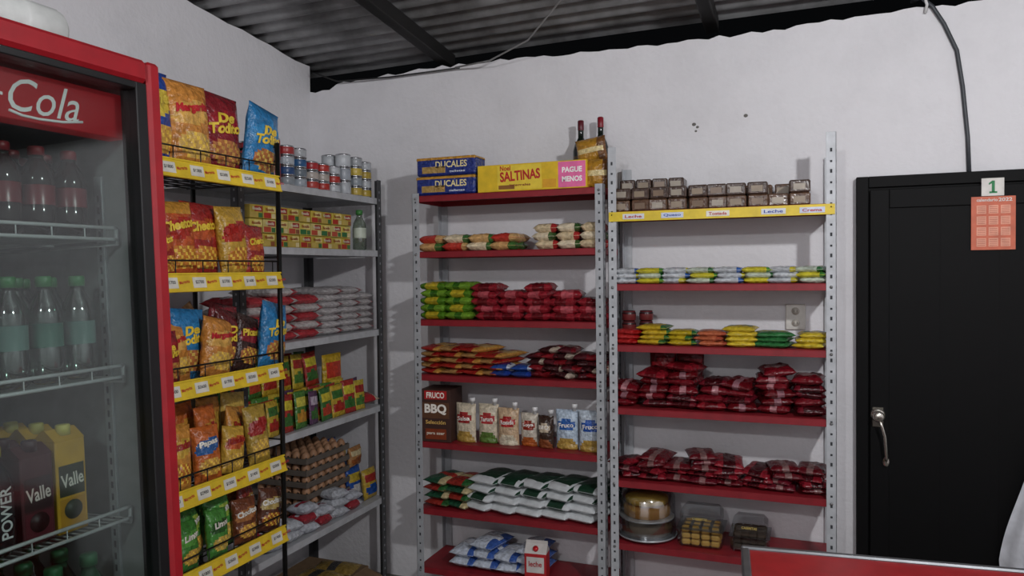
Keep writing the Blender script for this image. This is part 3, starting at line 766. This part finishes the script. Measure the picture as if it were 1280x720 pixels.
for z in SH:
    for (x,zz,r_) in ((-.10,z,.004),(-.10,z+.025,.004),(-.3,z-.004,.003),(-.5,z-.004,.003),(-.68,z,.0035)):
        tube(b,[(x,-Wd+.05,zz),(x,-.05,zz)],r_,wr_,6)
    for k in range(34):
        y=-.055-k*.0187
        tube(b,[(-.10,y,z+.0),(-.68,y,z)],.0016,wr_,4)
        if k%4==0: tube(b,[(-.10,y,z+.025),(-.10,y,z)],.0014,wr_,4)
    tube(b,[(-.10,-.05,z+.025),(-.10,-.05,z-.01),(-.62,-.045,z-.01)],.004,wr_,6)
body=b.done(None,FR)
b=B('door_frame')
zb=.36
box(b,-.05,0,-.036,0,zb,Hh+.02,rd,None,.008); box(b,-.05,0,-Wd,-Wd+.036,zb,Hh+.02,rd,None,.008)
box(b,-.05,0,-Wd+.036,-.036,Hh-.03,Hh+.02,rd,None,.008); box(b,-.05,0,-Wd+.036,-.036,zb,zb+.05,rd,None,.008)
box(b,-.055,-.006,-.064,-.036,zb+.05,Hh-.03,blk,None,.002); box(b,-.055,-.006,-Wd+.036,-Wd+.064,zb+.05,Hh-.03,blk,None,.002)
box(b,-.055,-.006,-Wd+.064,-.064,Hh-.046,Hh-.03,blk,None,.002); box(b,-.055,-.006,-Wd+.064,-.064,zb+.05,zb+.066,blk,None,.002)
box(b,0,.03,-Wd+.008,-Wd+.03,1.0,1.4,blk,None,.006)
o=b.done(body); 
b=B('door_glass'); box(b,-.03,-.026,-Wd+.06,-.06,zb+.06,Hh-.04,glassm('e6ecea',.25),None,.0005); b.done(body)
b=B('header_lettering')
Mx=T((-.0735,-.36,Hh-.095))@FX
wl=emis('d8d8d8',.25)
text(b,'Coca',.165,.066,wl,Mx,-.055,0,0,None,.001,.35,.0); text(b,'Cola',.15,.066,wl,Mx,.135,0,0,None,.001,.35,.0)
box(b,.034,.050,-.008,-.002,0,.001,wl,Mx,.0002)
def swash(pts): tube(b,pts,.0028,wl,6,Mx)
swash([(.06,-.034,.002),(.085,-.040,.002),(.12,-.041,.002),(.17,-.038,.002),(.215,-.030,.002)])
swash([(-.14,-.034,.002),(-.08,-.040,.002),(-.02,-.038,.002),(.03,-.030,.002)])
b.done(body)
def pet(b,x,y,z,h,r,liq,lab,cap):
    lathe(b,[(r*.7,0),(r,.01),(r,h*.3),(r*.94,h*.34),(r*.94,h*.56),(r,h*.6),(r*.8,h*.74),(r*.4,h*.86),(r*.38,h*.9),(r*.46,h*.901),(r*.46,h*.985),(r*.4,h)],[liq,liq,liq,lab,liq,liq,liq,liq,cap,cap,cap],T((x,y,z)),14)
b=B('cola_bottles')
for i in range(8):
    for j in range(4): pet(b,-.15-j*.075,-.12-i*.073,SH[0]+.005,.185,.034,M('1a0f0d',.12),M('6c1620',.3),M('7c1620',.4))
b.done(None,FR)
b=B('mineral_water_bottles')
gl=glassm('bccfc6',.9,'green_pet')
for i in range(8):
    for j in range(3): pet(b,-.15-j*.085,-.115-i*.076,SH[1]+.005,.222,.034,gl,M('3a6a5c' if (i+j)%2 else '5f7f78',.3),M('2f7a40',.4))
b.done(None,FR)
b=B('juice_cartons')
def juice(b,y,x,w,d,h,c,txt,tcol,top):
    Mx=T((x,y,SH[2]+.005))
    box(b,-d,0,-w/2,w/2,0,h*.86,matte(c),Mx,.002)
    vs=[(-d,-w/2,h*.86),(0,-w/2,h*.86),(0,w/2,h*.86),(-d,w/2,h*.86),(-d*.5-.004,-w/2,h*.96),(-d*.5+.004,-w/2,h*.96),(-d*.5+.004,w/2,h*.96),(-d*.5-.004,w/2,h*.96)]
    b.add(vs,[[1,2,6,5],[3,0,4,7],[0,1,5,4],[2,3,7,6],[4,5,6,7]],matte(c),Mx)
    lathe(b,[(.014,0),(.014,.02),(.012,.022)],M(top),Mx@T((-d*.3,0,h*.9)),14)
    Mf=Mx@T((0,0,h*.43))@FX
    box(b,-w*.42,w*.42,-h*.38,-.025,0,.0008,M(tcol[1]),Mf,.0002)
    box(b,-w*.42,w*.42,-.02,.045,0,.0008,M(tcol[2]),Mf,.0002)
    text(b,txt,w*.75,.028,M(tcol[0]),Mf,0,h*.06,5,lift=.002)
    lathe(b,[(w*.3,0),(w*.3,.001)],M(tcol[2]),Mf@T((0,-h*.22,.001)),16)
for i in range(3):
    juice(b,-.165,-.13-i*.08,.068,.066,.225,'c89a1c','Valle',('e0dcd0','b8861c','26301c'),'c8bc60')
    juice(b,-.240,-.13-i*.08,.068,.066,.205,'4a1820','Valle',('e0d8d0','5c1c28','2a1014'),'40202a')
    juice(b,-.45,-.13-i*.08,.078,.07,.20,'c09a1c','Valle',('e0dcd0','a87a18','26301c'),'c8bc60')
b.done(None,FR)
b=B('sports_drink_bottles')
for i in range(3):
    pet(b,-.15-i*.075,-.316,SH[2]+.005,.21,.036,M('1a1a1e',.2),M('26262c',.3),M('c8b020',.4))
    pet(b,-.15-i*.075,-.54,SH[2]+.005,.22,.036,M('16181e',.2),M('26262c',.3),M('c8b020',.4))
text(b,'POWER',.10,.022,M('d8d8d8'),T((-.1145,-.316,SH[2]+.09))@FX@R(90,'Z'),0,.0)
b.done(None,FR)
b=B('soda_bottles')
for i in range(7):
    for j in range(3): pet(b,-.15-j*.09,-.12-i*.082,SH[3]+.005,.25,.038,M('1f4a34',.12),M('2a6a44',.3),M('2a6a44',.4))
b.done(None,FR)
b=B('soda_bottles')
for i in range(7):
    for j in range(3): pet(b,-.15-j*.09,-.12-i*.082,SH[4]+.005,.25,.038,M('7a3a14',.12),M('c86a20',.3),M('c86a20',.4))
b.done(None,FR)
b=B('pvc_pipe')
pm=M('b4b6b4',.5)
prof=[(.04,0),(.042,.0),(.042,.42),(.046,.422),(.048,.43),(.048,.50),(.045,.506),(.045,.51),(.036,.52),(.01,.528)]
lathe(b,prof,pm,T((-1.50,.64,2.118))@R(-90,'X'),24)
box(b,-1.54,-1.46,.80,.84,2.04,2.085,pm); box(b,-1.54,-1.46,.98,1.02,2.04,2.085,pm)
b.done()
# ---------------------------------------------------------------- COUNTER
b=B('sales_counter'); al=M('77797c',.4,.8); rt=M('8a181c',.35)
Cw,Cd,Ch=1.5,.62,.90
CM=T((-.159,1.963,0))@R(5.7,'Z')
box(b,0.012,Cw-.012,-Cd+.012,-.012,.06,Ch-.05,M('7a1418',.45),CM,.003)
box(b,.006,Cw-.006,-Cd+.006,-.006,Ch-.05,Ch-.006,rt,CM,.002)
for (xa,xb_,ya,yb) in ((0,Cw,-.02,0),(0,Cw,-Cd,-Cd+.02),(0,.02,-Cd+.02,-.02),(Cw-.02,Cw,-Cd+.02,-.02)):
    box(b,xa,xb_,ya,yb,Ch-.045,Ch,al,CM,.004)
for (x,y) in ((.01,-.04),(Cw-.04,-.04),(.01,-Cd+.01),(Cw-.04,-Cd+.01)): box(b,x,x+.03,y,y+.03,0,Ch-.045,al,CM)
b.done()
# ---------------------------------------------------------------- LAMPS
def lamp(x,y,z,pw):
    e=bpy.data.objects.new('ceiling_or_fill_bulb',None); SC.collection.objects.link(e)
    b=B('bulb'); zr=roofz(x,y)-.02
    lathe(b,[(.018,-.01),(.03,.0),(.034,.02),(.03,.045),(.016,.065)],emis('f8f6f2',6),T((x,y,z+.06)),16)
    lathe(b,[(.016,.125),(.02,.13),(.02,.16),(.01,.17)],M('d0d0d0'),T((x,y,z)),12)
    tube(b,[(x,y,z+.165),(x,y,zr)],.004,M('202020'))
    b.done(e)
    l=bpy.data.lights.new('bulb_light','POINT'); l.energy=pw; l.shadow_soft_size=.05; l.color=(.985,.985,1)
    lo=bpy.data.objects.new('bulb_light',l); lo.location=(x,y,z); SC.collection.objects.link(lo); lo.parent=e
lamp(.82,.95,2.48,112)
lamp(-.5,-1.0,2.5,78)  # added fill bulb, unseen behind the camera, to raise the ambient light
w=bpy.data.worlds.new('night'); SC.world=w; w.use_nodes=True
w.node_tree.nodes['Background'].inputs[0].default_value=(.02,.022,.025,1); w.node_tree.nodes['Background'].inputs[1].default_value=.1
# ---------------------------------------------------------------- CAMERA
th,pt,ro=math.radians(21.5),math.radians(1.4),math.radians(.66)
f=Vector((-math.sin(th)*math.cos(pt),math.cos(th)*math.cos(pt),-math.sin(pt)))
r=Vector((math.cos(th),math.sin(th),0)); u=r.cross(f)
r2=r*math.cos(ro)-u*math.sin(ro); u2=u*math.cos(ro)+r*math.sin(ro)
cd=bpy.data.cameras.new('camera'); cd.sensor_width=36; cd.lens=940/1280*36; cd.clip_start=.02
co=bpy.data.objects.new('camera',cd); SC.collection.objects.link(co)
mx=Matrix.Identity(4)
for i in range(3): mx[i][0]=r2[i]; mx[i][1]=u2[i]; mx[i][2]=-f[i]
mx[2][3]=1.6
co.matrix_world=mx; SC.camera=co
